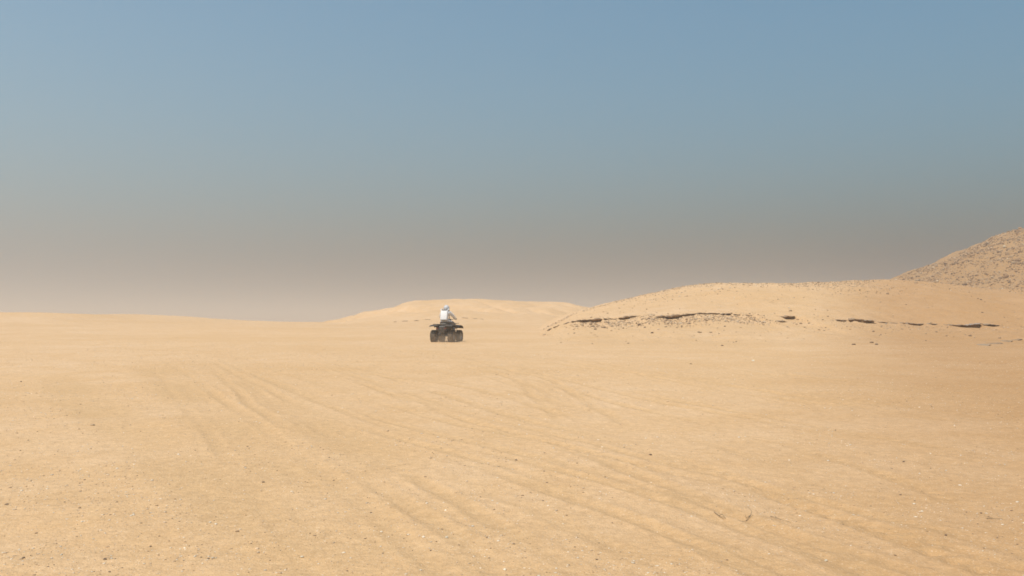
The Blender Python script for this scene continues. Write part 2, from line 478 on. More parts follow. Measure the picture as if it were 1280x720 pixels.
M = {
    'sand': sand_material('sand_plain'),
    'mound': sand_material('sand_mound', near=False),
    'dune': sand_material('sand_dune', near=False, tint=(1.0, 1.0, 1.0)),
    'hill': sand_material('sand_rubble_hill', near=False, tint=(0.66, 0.57, 0.42), rocky=0.7, dim_range=(900, 1000)),
    'stone': stone_material('loose_stone'),
    'slab': stone_material('ledge_stone', attr=False, base=(0.33, 0.218, 0.126)),
    'slab_pale': stone_material('ledge_stone_pale', attr=False, base=(0.36, 0.255, 0.16)),
    'slab_far': stone_material('far_ledge_stone', attr=False, base=(0.48, 0.335, 0.20)),
    'slab_grey': stone_material('ledge_stone_grey', attr=False, base=(0.36, 0.285, 0.22)),
    'plastic': plain('dark_moulded_plastic', (0.028, 0.028, 0.027), 0.42, dust=0.35),
    'fender': plain('charcoal_fender_plastic', (0.022, 0.021, 0.019), 0.55, dust=0.22),
    'rubber': plain('tyre_rubber', (0.022, 0.021, 0.020), 0.75, dust=0.65, scale=14),
    'steel': plain('dark_steel', (0.06, 0.06, 0.06), 0.45, 0.8, dust=0.35),
    'alloy': plain('grey_rim_metal', (0.30, 0.29, 0.27), 0.40, 0.8, dust=0.4),
    'seat': plain('black_seat_vinyl', (0.020, 0.020, 0.020), 0.5, dust=0.4),
    'suit': plain('white_suit_fabric', (0.76, 0.74, 0.71), 0.75, dust=0.15),
    'pack': plain('white_pack_shell', (0.76, 0.75, 0.73), 0.55, dust=0.15),
    'grey': plain('grey_suit_trim', (0.30, 0.30, 0.30), 0.6, dust=0.15),
    'trousers': plain('grey_suit_trousers', (0.17, 0.16, 0.15), 0.75, dust=0.3),
    'visor': plain('dark_visor', (0.02, 0.02, 0.022), 0.08, dust=0.1),
    'shell': plain('silver_grey_helmet_shell', (0.52, 0.52, 0.52), 0.35, dust=0.1),
    'red': plain('red_lens', (0.25, 0.015, 0.012), 0.25, dust=0.3),
    'wood': plain('bleached_dead_wood', (0.26, 0.175, 0.10), 0.85, dust=0.3, scale=40),
}

# ------------------------------------------------------------------ ground
def grid_faces(nr, nc, wrap=False):
    r = np.arange(nr - 1)[:, None]; c = np.arange(nc if wrap else nc - 1)[None, :]
    c2 = (c + 1) % nc
    a = r * nc + c; b_ = r * nc + c2; d = (r + 1) * nc + c; e = (r + 1) * nc + c2
    return np.stack([a + 0 * d, b_ + 0 * d, e, d], -1).reshape(-1, 4)

def build_ground():
    th = np.concatenate([np.radians(np.linspace(-38, 38, 600)), np.radians(np.linspace(38, 322, 60))[1:-1]])
    th = th[::-1]
    rr = [0.3]
    while rr[-1] < 6000:
        r = rr[-1]
        rr.append(r * (1.10 if r < 4.2 else 1.0053 if r < 40 else 1.0075 if r < 70 else 1.012 if r < 220 else 1.05))
    rr = np.array(rr)
    RR, TH = np.meshgrid(rr, th, indexing='ij')
    X, Y = (RR * np.sin(TH)).ravel(), (RR * np.cos(TH)).ravel()
    Z, mask = ground_full(X, Y)
    V = np.stack([X, Y, Z], 1)
    F = grid_faces(len(rr), len(th), wrap=True)
    # centre cap
    V = np.vstack([V, [[0, 0, gz(0, 0)]]])
    mask = np.append(mask, 0)
    me = np_mesh('ground', V, F)
    add_attr(me, 'track', mask)
    o = link_mesh('ground', me, M['sand'], smooth=True)
    tag(o, 'pale ochre desert sand plain crossed by faint tyre tracks', 'ground', kind='structure')
    return o
ground = build_ground()

def terrain_patch(name, xs, ys, func, mat, label, cat):
    X, Y = np.meshgrid(xs, ys)
    Z = func(X.ravel(), Y.ravel())
    me = np_mesh(name, np.stack([X.ravel(), Y.ravel(), Z], 1), grid_faces(len(ys), len(xs)))
    o = link_mesh(name, me, mat, smooth=True)
    tag(o, label, cat, kind='structure')
    return o

terrain_patch('sand_mound', np.concatenate([np.arange(-6, 46, 0.13), np.arange(46, 120, 0.7)]),
              np.concatenate([np.arange(40.5, 57.5, 0.2), np.arange(57.5, 62.5, 0.06), np.arange(62.5, 92, 0.2), np.arange(92, 150, 1.0)]),
              mound_z, M['mound'], 'low sand mound with a rock ledge halfway up, on the right', 'hill')
terrain_patch('sand_dune', np.arange(-44, 60, 0.4), np.concatenate([np.arange(92, 160, 0.4), np.arange(160, 224, 1.5)]),
              dune_z, M['dune'], 'distant low sand ridge behind the quad bike', 'dune')
terrain_patch('rocky_hill', np.arange(35, 230, 0.6), np.arange(85, 280, 0.6), hill_z, M['hill'], 'rubble covered hill slope rising at the right edge', 'hill')

# ------------------------------------------------------------------ loose stones
def ico_variants(n, sub=0):
    out = []
    for i in range(n):
        bm = bmesh.new()
        bmesh.ops.create_icosphere(bm, subdivisions=1 + sub, radius=1.0)
        r = random.Random(i * 31 + 5)
        for v in bm.verts:
            v.co *= r.uniform(0.72, 1.18)
        out.append((np.array([v.co[:] for v in bm.verts]), np.array([[v.index for v in f.verts] for f in bm.faces])))
        bm.free()
    return out
ICO = ico_variants(10, 0)
ICO2 = ico_variants(14, 1)

def random_rot(n, g):
    a = g.uniform(0, 2 * np.pi, n)
    c, s = np.cos(a), np.sin(a)
    m = np.zeros((n, 3, 3)); m[:, 0, 0] = c; m[:, 0, 1] = -s; m[:, 1, 0] = s; m[:, 1, 1] = c; m[:, 2, 2] = 1
    return m

PALETTE = np.array([[0.84, 0.72, 0.55], [0.74, 0.55, 0.36], [0.56, 0.38, 0.22], [0.40, 0.26, 0.15], [0.24, 0.155, 0.095]])
def stone_field(name, x, y, z, size, probs, label, cat, seed=1, flat=0.6, sink=0.25, palette=PALETTE):
    g = np.random.default_rng(seed)
    n = len(x)
    which = g.integers(0, len(ICO), n)
    cols = palette[g.choice(len(palette), n, p=probs)] * g.uniform(0.85, 1.12, (n, 1))
    VV, FF, CC, off = [], [], [], 0
    for k, (bv, bf) in enumerate(ICO):
        idx = np.where(which == k)[0]
        if not len(idx): continue
        rot = random_rot(len(idx), g)
        scl = np.stack([g.uniform(0.8, 1.35, len(idx)), g.uniform(0.7, 1.1, len(idx)), g.uniform(flat * 0.7, flat * 1.3, len(idx))], 1)
        v = bv[None] * scl[:, None, :] * (size[idx] / 2)[:, None, None]
        v = np.einsum('nij,nkj->nki', rot, v)
        v[:, :, 0] += x[idx][:, None]; v[:, :, 1] += y[idx][:, None]
        v[:, :, 2] += (z[idx] + size[idx] * flat * 0.5 * (1 - 2 * sink))[:, None]
        f = bf[None] + (np.arange(len(idx)) * len(bv))[:, None, None] + off
        off += len(idx) * len(bv)
        VV.append(v.reshape(-1, 3)); FF.append(f.reshape(-1, 3)); CC.append(np.repeat(cols[idx], len(bv), 0))
    me = np_mesh(name, np.vstack(VV), np.vstack(FF))
    add_col(me, 'stone_color', np.vstack(CC))
    o = link_mesh(name, me, M['stone'])
    tag(o, label, cat, kind='stuff')
    return o

# pebbles of the plain
def pebbles():
    g = np.random.default_rng(11)
    n = 100000
    Y = np.exp(g.uniform(np.log(4.6), np.log(46), n)); a = g.uniform(-0.62, 0.62, n)
    X = Y * a
    dens = np.clip(0.42 + 0.9 * fbm(X, Y, 5.0, 3, 51) + 0.5 * fbm(X, Y, 0.8, 2, 54) + 0.25 * sstep(1.5, -3.0, X), 0.03, 1)
    Z, mask = ground_full(X, Y)
    keep = g.uniform(0, 1, n) < dens * (1 - 0.8 * mask)
    X, Y, Z = X[keep], Y[keep], Z[keep]
    s = np.clip(np.exp(g.normal(np.log(0.0068), 0.52, len(X))), 0.003, 0.04)
    s = np.clip(s * (0.8 + Y / 30.0), 0.003, 0.032)
    vis = s / Y > 0.00034
    X, Y, Z, s = X[vis], Y[vis], Z[vis], s[vis]
    stone_field('pebbles', X, Y, Z, s, [0.36, 0.30, 0.17, 0.10, 0.07], 'scattered small pale and brown pebbles on the sand plain', 'pebbles', 12, flat=0.5, sink=0.34)
pebbles()

def mound_rubble():
    g = np.random.default_rng(21)
    X = g.uniform(0, 44, 60000); Y = g.uniform(44, 86, 60000)
    X = np.concatenate([X, g.uniform(4.5, 14.5, 2200), g.uniform(6, 34, 9000)]); Y = np.concatenate([Y, g.uniform(54.5, 60, 2200), g.uniform(66, 86, 9000)])
    zl = ledge_y(X)
    below = np.exp(-((Y - (zl - 2.6)) / 2.2) ** 2) * (X > 3.5) * (X < 15) * 0.75
    below2 = np.exp(-((Y - (zl - 4)) / 3.5) ** 2) * (X >= 15) * 0.13
    top = sstep(66, 80, Y) * np.clip(0.25 + 0.9 * fbm(X, Y, 7, 2, 61), 0.05, 1) * 0.75
    d = np.maximum(np.maximum(below, below2), np.maximum(top, 0.02))
    k = (g.uniform(0, 1, len(X)) < d) & (X > 1.5 + 0.0 * Y)
    X, Y = X[k], Y[k]
    s = np.clip(np.exp(g.normal(np.log(0.058), 0.45, len(X))), 0.025, 0.22)
    Z = mound_z(X, Y)
    ok = Z > ground_z(X, Y) - 0.02
    X, Y, Z, s = X[ok], Y[ok], Z[ok], s[ok]
    stone_field('mound_rubble', X, Y, Z, s, [0.06, 0.28, 0.36, 0.22, 0.08], 'small rock rubble strewn over the sand mound on the right', 'rubble', 22, palette=PALETTE * 0.85)
mound_rubble()

def hill_rubble():
    g = np.random.default_rng(31)
    n = 40000
    X = g.uniform(60, 112, n); Y = g.uniform(118, 192, n)
    keep = (g.uniform(0, 1, n) < np.clip(0.72 + 0.5 * fbm(X, Y, 6, 3, 71), 0.25, 1))
    X, Y = X[keep], Y[keep]
    s = np.clip(np.exp(g.normal(np.log(0.18), 0.5, len(X))), 0.10, 1.2)
    Z = hill_z(X, Y)
    ok = Z > 3
    stone_field('hill_rubble', X[ok], Y[ok], Z[ok], s[ok], [0.14, 0.24, 0.27, 0.22, 0.13], 'brown rubble covering the hill slope at the right edge', 'rubble', 32, flat=0.7, palette=PALETTE * np.array([0.72, 0.63, 0.52]))
hill_rubble()

# ------------------------------------------------------------------ rock ledges
def slab_mesh(length, thick, depth, seed):
    """irregular overhanging bed of rock; local x along the ledge, -y towards the viewer, z=0 at its underside"""
    r = random.Random(seed)
    n = max(6, int(length / 0.10))
    V, F = [], []
    walk = 0.0
    for i in range(n + 1):
        t = i / n
        e = min(1.0, 4.5 * min(t, 1 - t) + 0.25)
        walk = 0.6 * walk + r.uniform(-0.17, 0.17)
        fx = -length / 2 + length * t + r.uniform(-0.02, 0.02)
        fr = -depth * (0.45 + 0.55 * e) - walk * 0.8
        th = thick * e * r.uniform(0.5, 1.2)
        bot = (1 - e) * thick * 0.35 + r.uniform(-0.02, 0.02)
        top = bot + th
        V += [(fx, 0.75, top - 0.02), (fx, 0.10, top + r.uniform(-.015, .015)), (fx, fr + 0.05, top - 0.015), (fx, fr, bot + th * 0.62),
              (fx, fr + r.uniform(0.0, 0.06), bot + th * 0.30), (fx, fr + 0.10, bot), (fx, 0.75, bot - 0.02)]
    k = 7
    for i in range(n):
        for j in range(k):
            a, b = i * k + j, i * k + (j + 1) % k
            F.append((a, a + k, b + k, b))
    F.append(tuple(range(k)))
    F.append(tuple(n * k + j for j in reversed(range(k))))
    me = bpy.data.meshes.new('slab')
    me.from_pydata(V, [], F)
    me.update()
    bm = bmesh.new(); bm.from_mesh(me); bmesh.ops.recalc_face_normals(bm, faces=bm.faces); bm.to_mesh(me); bm.free()
    return me

def ledge(name, slabs, label, Yf, seed0, mats, over=0.42, group='rock ledges cropping out of the sand'):
    u_mid = sum(s[0] + s[1] for s in slabs) / (2 * len(slabs))
    xm = (u_mid - 640) / FPX * 60
    root = None
    for i, (u0, u1, v0, v1, t) in enumerate(slabs):
        uc, vc = (u0 + u1) / 2, (v0 + v1) / 2
        Y = 60.0
        for _ in range(8):
            Y = Yf((uc - 640) / FPX * Y) if callable(Yf) else Yf
        x, y, z = px(uc, vc, Y)
        L = (u1 - u0) / FPX * Y; th = max(0.07, t / FPX * Y * 0.60)
        if root is None:
            root = empty(name, (x, y, z))
            tag(root, label, 'rock ledge', group)
            origin = Vector((x, y, z))
        me = slab_mesh(L * 1.04, th, over * (0.7 + 0.12 * t), seed0 + i)
        o = link_mesh('slab', me, mats[i % len(mats)], root)
        o.location = Vector((x, y, z - th * 0.35)) - origin
        slope = math.atan2(-(v1 - v0) / FPX * Y, L)
        o.rotation_euler = (0, -slope, 0)
    return root
LM = [M['slab'], M['slab'], M['slab_pale'], M['slab']]
ledge('rock_ledge', SLABS_LEFT, 'long broken brown rock ledge running along the left half of the sand mound', lambda x: float(ledge_y(np.array(x))), 100, LM)
ledge('rock_ledge', SLABS_MID[:1], 'short single rock slab jutting from the mound between the two longer ledges', lambda x: float(ledge_y(np.array(x))), 140, [M['slab']])
ledge('rock_ledge', SLABS_RIGHT, 'thin broken rock ledge ending in a grey patch, low on the right of the mound', lambda x: float(ledge_y(np.array(x))), 160,
      [M['slab'], M['slab'], M['slab'], M['slab_pale'], M['slab'], M['slab_pale'], M['slab'], M['slab'], M['slab_pale'], M['slab'], M['slab_grey'], M['slab_pale']])

def on_ray_mound(u, v, func=mound_z, lo=41.0, hi=86.0):
    """where the line of sight through a pixel meets a hillside"""
    ys = np.linspace(lo, hi, 1400)
    x = (u - 640) / FPX * ys; zr = EYE + (HOR - v) / FPX * ys
    zt = np.maximum(func(x, ys), ground_full(x, ys)[0])
    hit = np.where(zt >= zr)[0]
    i = hit[0] if len(hit) else len(ys) // 2
    return float(x[i]), float(ys[i]), float(zt[i])

# small slabs that sit lower than the main line
def surface_ledge(slabs, label, seed0, mats, func=mound_z, lo=41.0, hi=86.0, over=0.25):
    root, origin = None, None
    for i, (u0, u1, v0, v1, t) in enumerate(slabs):
        x, y, z = on_ray_mound((u0 + u1) / 2, (v0 + v1) / 2, func, lo, hi)
        L = (u1 - u0) / FPX * y; th = max(0.07, t / FPX * y * (0.75 if y < 90 else 0.30))
        if root is None:
            origin = Vector((x, y, z)); root = empty('rock_ledge', origin)
            tag(root, label, 'rock ledge', 'rock ledges cropping out of the sand')
        o = link_mesh('slab', slab_mesh(L, th, over, seed0 + i), mats[i % len(mats)], root)
        o.location = Vector((x, y + 0.05, z - 0.02)) - origin
        o.rotation_euler = (0, -math.atan2(-(v1 - v0) / FPX * y, L), 0)
    return root
surface_ledge(SLABS_MID[1:], 'small tilted rock slab just below the short single slab of the mound', 220, [M['slab_pale']])
surface_ledge([(1226, 1237, 434.5, 433, 1.8), (1240, 1252, 430.6, 429, 2.0), (1255, 1264, 427.6, 426.4, 1.5), (1263, 1278, 426, 424, 2.0)],
              'faint low line of rocks on the sand at the right edge, nearest of the ledges', 240, [M['slab_pale'], M['slab']])
surface_ledge([(490, 496, 402.8, 402.4, 1.5), (500, 510, 401.8, 401.2, 1.3), (516, 523, 401.2, 400.6, 1.5), (530, 538, 399.8, 399.2, 1.4)],
              'tiny far rock ledge on the distant ridge left of the rider', 260, [M['slab_far']], dune_z, 93, 150, 0.15)
surface_ledge([(577, 585, 397.4, 397.8, 1.8), (590, 596, 398.2, 398.6, 1.6), (600, 605, 398.6, 399.2, 1.2)],
              'tiny far rock ledge on the distant ridge right of the rider', 280, [M['slab_far'], M['slab_pale']], dune_z, 93, 150, 0.15)

# single rocks one can pick out
def rock_mesh(i, size, col):
    bv, bf = ICO2[i % len(ICO2)]
    r = random.Random(i)
    sc_ = np.array([r.uniform(0.9, 1.3), r.uniform(0.75, 1.05), r.uniform(0.5, 0.75)]) * size / 2
    me = np_mesh('rock', bv * sc_, bf)
    add_col(me, 'stone_color', np.tile(np.array(col), (len(bv), 1)))
    return me
DARK, BROWN, TAN, CREAM = (0.20, 0.13, 0.08), (0.31, 0.205, 0.12), (0.46, 0.33, 0.20), (0.80, 0.70, 0.52)
def put_rock(i, u, v, wpx, col, label, group, cat='rock', mound=False):
    if mound:
        x, y, z = on_ray_mound(u, v + wpx * 0.3)
    else:
        y = depth_of(v + wpx * 0.25); x = (u - 640) / FPX * y; z = gz(x, y)
    s = wpx / FPX * y
    o = link_mesh('rock', rock_mesh(i, s, col), M['stone'])
    o.location = (x, y, z + s * 0.12)
    o.rotation_euler = (0, 0, i * 1.3)
    tag(o, label, cat, group)
    return o
gA, gB, gC = 'loose rocks on the slope below the long ledge', 'loose rocks on the sand in front of the mound', 'larger stones among the foreground tyre tracks'
slope_rocks = [(744, 411, 3.4), (728, 405.5, 3.6), (765, 407, 3.4), (779, 409.5, 3.2), (790, 407, 3.6), (806, 408.5, 3.0), (832, 408, 3.0), (846, 409, 3.0),
                               (852, 407, 2.8), (873, 414.5, 4.4), (888, 414.8, 4.2), (906, 407.4, 3.0), (718, 416, 2.8), (803, 398, 4.4), (811, 397.5, 4.0), (760, 403, 3.2), (838, 402.5, 3.4), (862, 404, 3.0)]
ORD = ['leftmost', 'second', 'third', 'fourth', 'fifth', 'sixth', 'seventh', 'eighth', 'ninth', 'tenth', 'eleventh', 'twelfth', 'thirteenth', 'fourteenth', 'fifteenth', 'sixteenth', 'seventeenth', 'eighteenth', 'nineteenth', 'rightmost']
order = sorted([p[0] for p in slope_rocks] + [799, 815])
for i, (u, v, s) in enumerate(slope_rocks):
    o_ = ORD[order.index(u)]
    put_rock(i, u, v, s, (BROWN, TAN, DARK)[i % 3], '%s %s of the loose rocks on the slope below the long ledge' % (o_ if o_.endswith('most') else o_ + ' from left', ('brown one', 'tan one', 'dark one')[i % 3]), gA, mound=True)
put_rock(31, 799, 405, 5.2, DARK, 'dark elongated rock alone on the slope below the gap in the long ledge', gA, mound=True)
put_rock(32, 815, 415.2, 4.4, DARK, 'darkest lowest rock on the slope below the long ledge', gA, mound=True)
for i, (u, v, s, c, l) in enumerate([
    (1066.5, 429.6, 4.6, DARK, 'dark brown rock on flat sand below the right ledge, darkest there'),
    (1089, 427.2, 5.0, BROWN, 'wide brown rock on the sand just right of the darkest rock below the right ledge'),
    (1095, 435.5, 5.0, BROWN, 'brown rock nearest the camera of the three below the right ledge'),
    (1170, 414.2, 3.4, BROWN, 'small brown rock just under the right ledge left of its thickest slab'),
    (1157, 416.6, 3.0, TAN, 'tiny tan rock under the right ledge, left of another small rock'),
    (1212, 418.8, 4.4, BROWN, 'brown rock below the grey end patch of the right ledge'),
    (1249, 422, 3.4, BROWN, 'small brown rock near the right edge just above the faint line of rocks'),
    (902.5, 437.4, 4.0, BROWN, 'lone brown rock on flat sand between the long ledge and the bright cream stone'),
    (785, 428.5, 3.0, BROWN, 'small brown rock at the foot of the mound below the long ledge'),
    (740, 429, 3.0, TAN, 'small tan rock at the left foot of the mound'),
    (941, 449.6, 4.0, CREAM, 'bright cream stone on the plain in front of the mound'),
    (863, 455, 3.2, BROWN, 'small brown stone on the plain left of the bright cream stone'),
    ]):
    put_rock(40 + i, u, v, s, c, l, gB, mound=v < 440)
for i, (u, v, s, c, l) in enumerate([
    (380, 692, 7.5, CREAM, 'pale cream stone near the bottom edge, largest on the left'),
    (559, 671, 6.5, CREAM, 'pale cream stone beside a rut at the bottom, just left of centre'),
    (631, 707, 6.5, CREAM, 'flat cream stone near the bottom edge at the centre'),
    (1029, 691, 6.5, CREAM, 'cream stone at the bottom right between two treaded tracks'),
    (812, 567.2, 6.0, DARK, 'dark flat stone on smooth sand right of centre'),
    (136, 700, 6.0, DARK, 'dark brown stone near the bottom left edge'),
    (35, 700, 6.0, DARK, 'dark brown stone closest to the bottom left corner'),
    (192, 682, 4.5, BROWN, 'small brown stone at bottom left, above and right of two dark ones'),
    (331, 601, 5.0, BROWN, 'brown stone standing alone in the left foreground'),
    (28, 476, 4.0, DARK, 'small dark stone far left on the plain'),
    (118, 529.5, 6.5, TAN, 'cluster-like tan rock low in the sand on the left plain'),
    (645, 575, 5.5, BROWN, 'brown stone lying in a rut near the middle of the plain'),
    (1127, 574, 4.5, DARK, 'dark stone on the right of the plain beside a rut'),
    (1178, 661, 5.0, DARK, 'dark stone at lower right among treaded tracks'),
    (1115, 685.5, 5.0, BROWN, 'brown stone at lower right, nearer than the dark one among treaded tracks'),
    (745, 697.5, 4.5, DARK, 'small dark stone near the bottom right of centre'),
    (465, 637, 4.5, BROWN, 'small brown stone beside a rut left of centre'),
    ]):
    put_rock(60 + i, u, v, s * 0.72, c, l, gC, cat='stone')

# ------------------------------------------------------------------ dead twigs
def tube_bm(bm, pts, radii, seg=6, cap=True):
    pts = [Vector(p) for p in pts]
    rings = []
    up = Vector((0.13, 0.21, 1)).normalized()
    for i, p in enumerate(pts):
        d = (pts[min(i + 1, len(pts) - 1)] - pts[max(i - 1, 0)]).normalized()
        a = d.cross(up)
        if a.length < 1e-4: a = d.cross(Vector((1, 0, 0)))
        a.normalize(); b = d.cross(a).normalized()
        r = radii[i] if isinstance(radii, (list, tuple)) else radii
        rings.append([bm.verts.new(p + (a * math.cos(2 * math.pi * k / seg) + b * math.sin(2 * math.pi * k / seg)) * r) for k in range(seg)])
    for i in range(len(rings) - 1):
        for k in range(seg):
            bm.faces.new((rings[i][k], rings[i][(k + 1) % seg], rings[i + 1][(k + 1) % seg], rings[i + 1][k]))
    if cap:
        bm.faces.new(list(reversed(rings[0]))); bm.faces.new(rings[-1])

def bm_obj(name, bm, mat, parent=None, smooth=False):
    bmesh.ops.recalc_face_normals(bm, faces=bm.faces)
    me = bpy.data.meshes.new(name)
    bm.to_mesh(me); bm.free()
    return link_mesh(name, me, mat, parent, smooth)

def twig(stems, label):
    """stems: list of pixel polylines with heights (u, v, h); the first point is where it lies"""
    u0, v0, _ = stems[0][0]
    y0 = depth_of(v0); x0 = (u0 - 640) / FPX * y0; z0 = gz(x0, y0)
    root = empty('dry_twig', (x0, y0, z0))
    for st in stems:
        pts = []
        for (u, v, h) in st:
            y = depth_of(v + h * FPX / y0); x = (u - 640) / FPX * y
            pts.append((x - x0, y - y0, gz(x, y) - z0 + h + 0.004))
        bm = bmesh.new()
        n = len(pts)
        tube_bm(bm, pts, [0.0026 * (1 - 0.5 * i / (n - 1)) for i in range(n)], 6)
        bm_obj('stem', bm, M['wood'], root, True)
    tag(root, label, 'twig', 'dead twigs on the sand')
twig([[(920, 645.5, 0), (926, 644.6, .004), (930, 643, .01)], [(930, 643, .0), (936, 640, .006), (937.5, 635.5, .03), (935, 631.5, .045), (932, 629.5, .05)], [(936, 640, .0), (931, 640.5, .004), (929, 637, .015)]],
     'hooked dry twig lying on the sand in the right foreground')
twig([[(891, 639, 0), (897, 642, .006), (903, 645, .003)], [(897, 642, .004), (901, 641, .015), (905, 645, .004)]], 'small dry twig just left of the hooked twig')
twig([[(961, 641, 0), (968, 642.5, .01), (977, 645.5, .006), (986, 648, .003)], [(968, 642.5, .004), (966, 639.5, .02)]], 'thin straight dry twig just right of the hooked twig')
twig([[(1229, 640.3, 0), (1238, 640.8, .008), (1249, 641.8, .004)], [(1238, 640.8, .004), (1226, 637.5, .012)]], 'dark straight twig near the right edge of the foreground')

# ------------------------------------------------------------------ quad bike
def box(bm, c, s, bevel=0.0, rot=None, taper=None):
    r = bmesh.ops.create_cube(bm, size=1.0)
    vs_ = r['verts']
    for v in vs_:
        v.co = Vector((v.co.x * s[0], v.co.y * s[1], v.co.z * s[2]))
        if taper and v.co.z > 0:
            v.co.x *= taper[0]; v.co.y *= taper[1]
    if bevel:
        es = {e for v in vs_ for e in v.link_edges}
        rr = bmesh.ops.bevel(bm, geom=list(es), offset=bevel, segments=2, affect='EDGES', profile=0.6)
        vs_ = list({v for f in rr['faces'] for v in f.verts} | {v for v in vs_ if v.is_valid})
    mtx = Matrix.Translation(c) @ (rot.to_4x4() if rot else Matrix())
    bmesh.ops.transform(bm, matrix=mtx, verts=vs_)

def lathe_x(bm, prof, seg=36, cx=0.0):
    """profile of (x, radius) revolved about the x axis"""
    rings = []
    for k in range(seg):
        a = 2 * math.pi * k / seg
        rings.append([bm.verts.new((cx + x, r * math.cos(a), r * math.sin(a))) for x, r in prof])
    n = len(prof)
    for k in range(seg):
        A, B = rings[k], rings[(k + 1) % seg]
        for j in range(n - 1):
            bm.faces.new((A[j], A[j + 1], B[j + 1], B[j]))

def loft(name, secs, mat, parent, smooth=True, cap=True):
    """secs: list of closed rings of points"""
    bm = bmesh.new()
    rings = [[bm.verts.new(p) for p in s] for s in secs]
    n = len(rings[0])
    for i in range(len(rings) - 1):
        for k in range(n):
            bm.faces.new((rings[i][k], rings[i][(k + 1) % n], rings[i + 1][(k + 1) % n], rings[i + 1][k]))
    if cap:
        bm.faces.new(rings[0]); bm.faces.new(list(reversed(rings[-1])))
    return bm_obj(name, bm, mat, parent, smooth)

def rring(cx, y, cz, hx, hz, p=3.0, n=16):
    out = []
    for k in range(n):
        a = 2 * math.pi * (k + 0.5) / n
        c, s = math.cos(a), math.sin(a)
        out.append((cx + hx * math.copysign(abs(c) ** (2 / p), c), y, cz + hz * math.copysign(abs(s) ** (2 / p), s)))
    return out

bike = empty('quad_bike', (ATV_POS[0], ATV_POS[1], gz(*ATV_POS)), ATV_YAW)
bike.scale = (0.95, 0.95, 0.95)
tag(bike, 'dark quad bike driving away over the sand, seen from behind', 'quad bike')

def make_wheel(x, y, rad, wid, side, steer=0.0):
    hub = empty('wheel', (x, y, rad - 0.025), steer)
    hub.parent = bike
    h = wid / 2
    bm = bmesh.new()
    lathe_x(bm, [(-h * 0.78, rad * 0.50), (-h * 0.98, rad * 0.62), (-h, rad * 0.78), (-h * 0.86, rad * 0.92), (-h * 0.5, rad * 0.965), (0, rad * 0.975), (h * 0.5, rad * 0.965), (h * 0.86, rad * 0.92), (h, rad * 0.78), (h * 0.98, rad * 0.62), (h * 0.78, rad * 0.50)], 40)
    for k in range(20):                                   # chevron lugs
        for sgn in (-1, 1):
            a = 2 * math.pi * (k + (0.5 if sgn > 0 else 0)) / 20
            rot = Matrix.Rotation(a, 3, 'X') @ Matrix.Rotation(sgn * R(28), 3, 'Z')
            c = Matrix.Rotation(a, 3, 'X') @ Vector((sgn * h * 0.48, 0, rad * 0.975))
            box(bm, c, (h * 0.85, 0.034, 0.030), 0, rot)
            c2 = Matrix.Rotation(a, 3, 'X') @ Vector((sgn * h * 0.93, 0, rad * 0.875))
            box(bm, c2, (h * 0.20, 0.034, rad * 0.15), 0, Matrix.Rotation(a, 3, 'X'))
    bm_obj('tyre', bm, M['rubber'], hub)
    bm = bmesh.new()
    s = side
    lathe_x(bm, [(-h * 0.78 * s, rad * 0.53), (-h * 0.5 * s, rad * 0.47), (h * 0.25 * s, rad * 0.47), (h * 0.80 * s, rad * 0.53), (h * 0.72 * s, rad * 0.47), (h * 0.45 * s, rad * 0.42), (h * 0.35 * s, rad * 0.22), (h * 0.62 * s, rad * 0.18), (h * 0.62 * s, 0.001)], 28)
    for k in range(4):
        a = 2 * math.pi * k / 4 + 0.4
        box(bm, (h * 0.42 * s, rad * 0.3 * math.cos(a), rad * 0.3 * math.sin(a)), (0.03, 0.05, 0.05), 0.008)
    bm_obj('rim', bm, M['alloy'], hub, False)
    return hub
WR, WF = 0.295, 0.29
for sx in (-1, 1):
    make_wheel(sx * 0.435, -0.62, WR, 0.27, sx)
    make_wheel(sx * 0.455, 0.66, WF, 0.21, sx, R(-4))

# chassis, engine block, swing arm and axle
bm = bmesh.new()
for sx in (-1, 1):
    tube_bm(bm, [(sx * .13, -.78, .62), (sx * .15, -.5, .42), (sx * .16, 0, .32), (sx * .15, .45, .36), (sx * .12, .80, .62)], .022, 8)
    tube_bm(bm, [(sx * .13, -.78, .64), (sx * .15, 0, .66), (sx * .12, .55, .74)], .020, 8)
    for yy, xx in ((-.62, .34), (.66, .36)):               # suspension arms and dampers
        tube_bm(bm, [(sx * .12, yy - .12, .36), (sx * xx, yy, .29)], .016, 8)
        tube_bm(bm, [(sx * .12, yy + .12, .36), (sx * xx, yy, .29)], .016, 8)
        tube_bm(bm, [(sx * .13, yy - .1, .46), (sx * xx, yy, .37)], .014, 8)
        tube_bm(bm, [(sx * .16, yy - .03, .70), (sx * .29, yy, .34)], .034, 10)
tube_bm(bm, [(-.36, -.62, .29), (.36, -.62, .29)], .026, 10)
tube_bm(bm, [(-.36, .66, .285), (.36, .66, .285)], .022, 10)
bm_obj('chassis', bm, M['steel'], bike)
bm = bmesh.new()
box(bm, (0, -.02, .47), (.32, .58, .32), .04)
box(bm, (0, .1, .34), (.26, .7, .10), .02)
box(bm, (0, -.62, .33), (.17, .22, .18), .05)              # final drive housing
box(bm, (0, .62, .33), (.15, .20, .16), .05)
bm_obj('engine', bm, M['steel'], bike)
bm = bmesh.new()
tube_bm(bm, [(.17, .05, .40), (.20, -.3, .45), (.22, -.5, .50)], .022, 10)
tube_bm(bm, [(.22, -.46, .50), (.22, -.50, .505), (.22, -.86, .545), (.22, -.90, .55)], [.03, .062, .062, .04], 14)
bm_obj('exhaust', bm, M['steel'], bike, True)

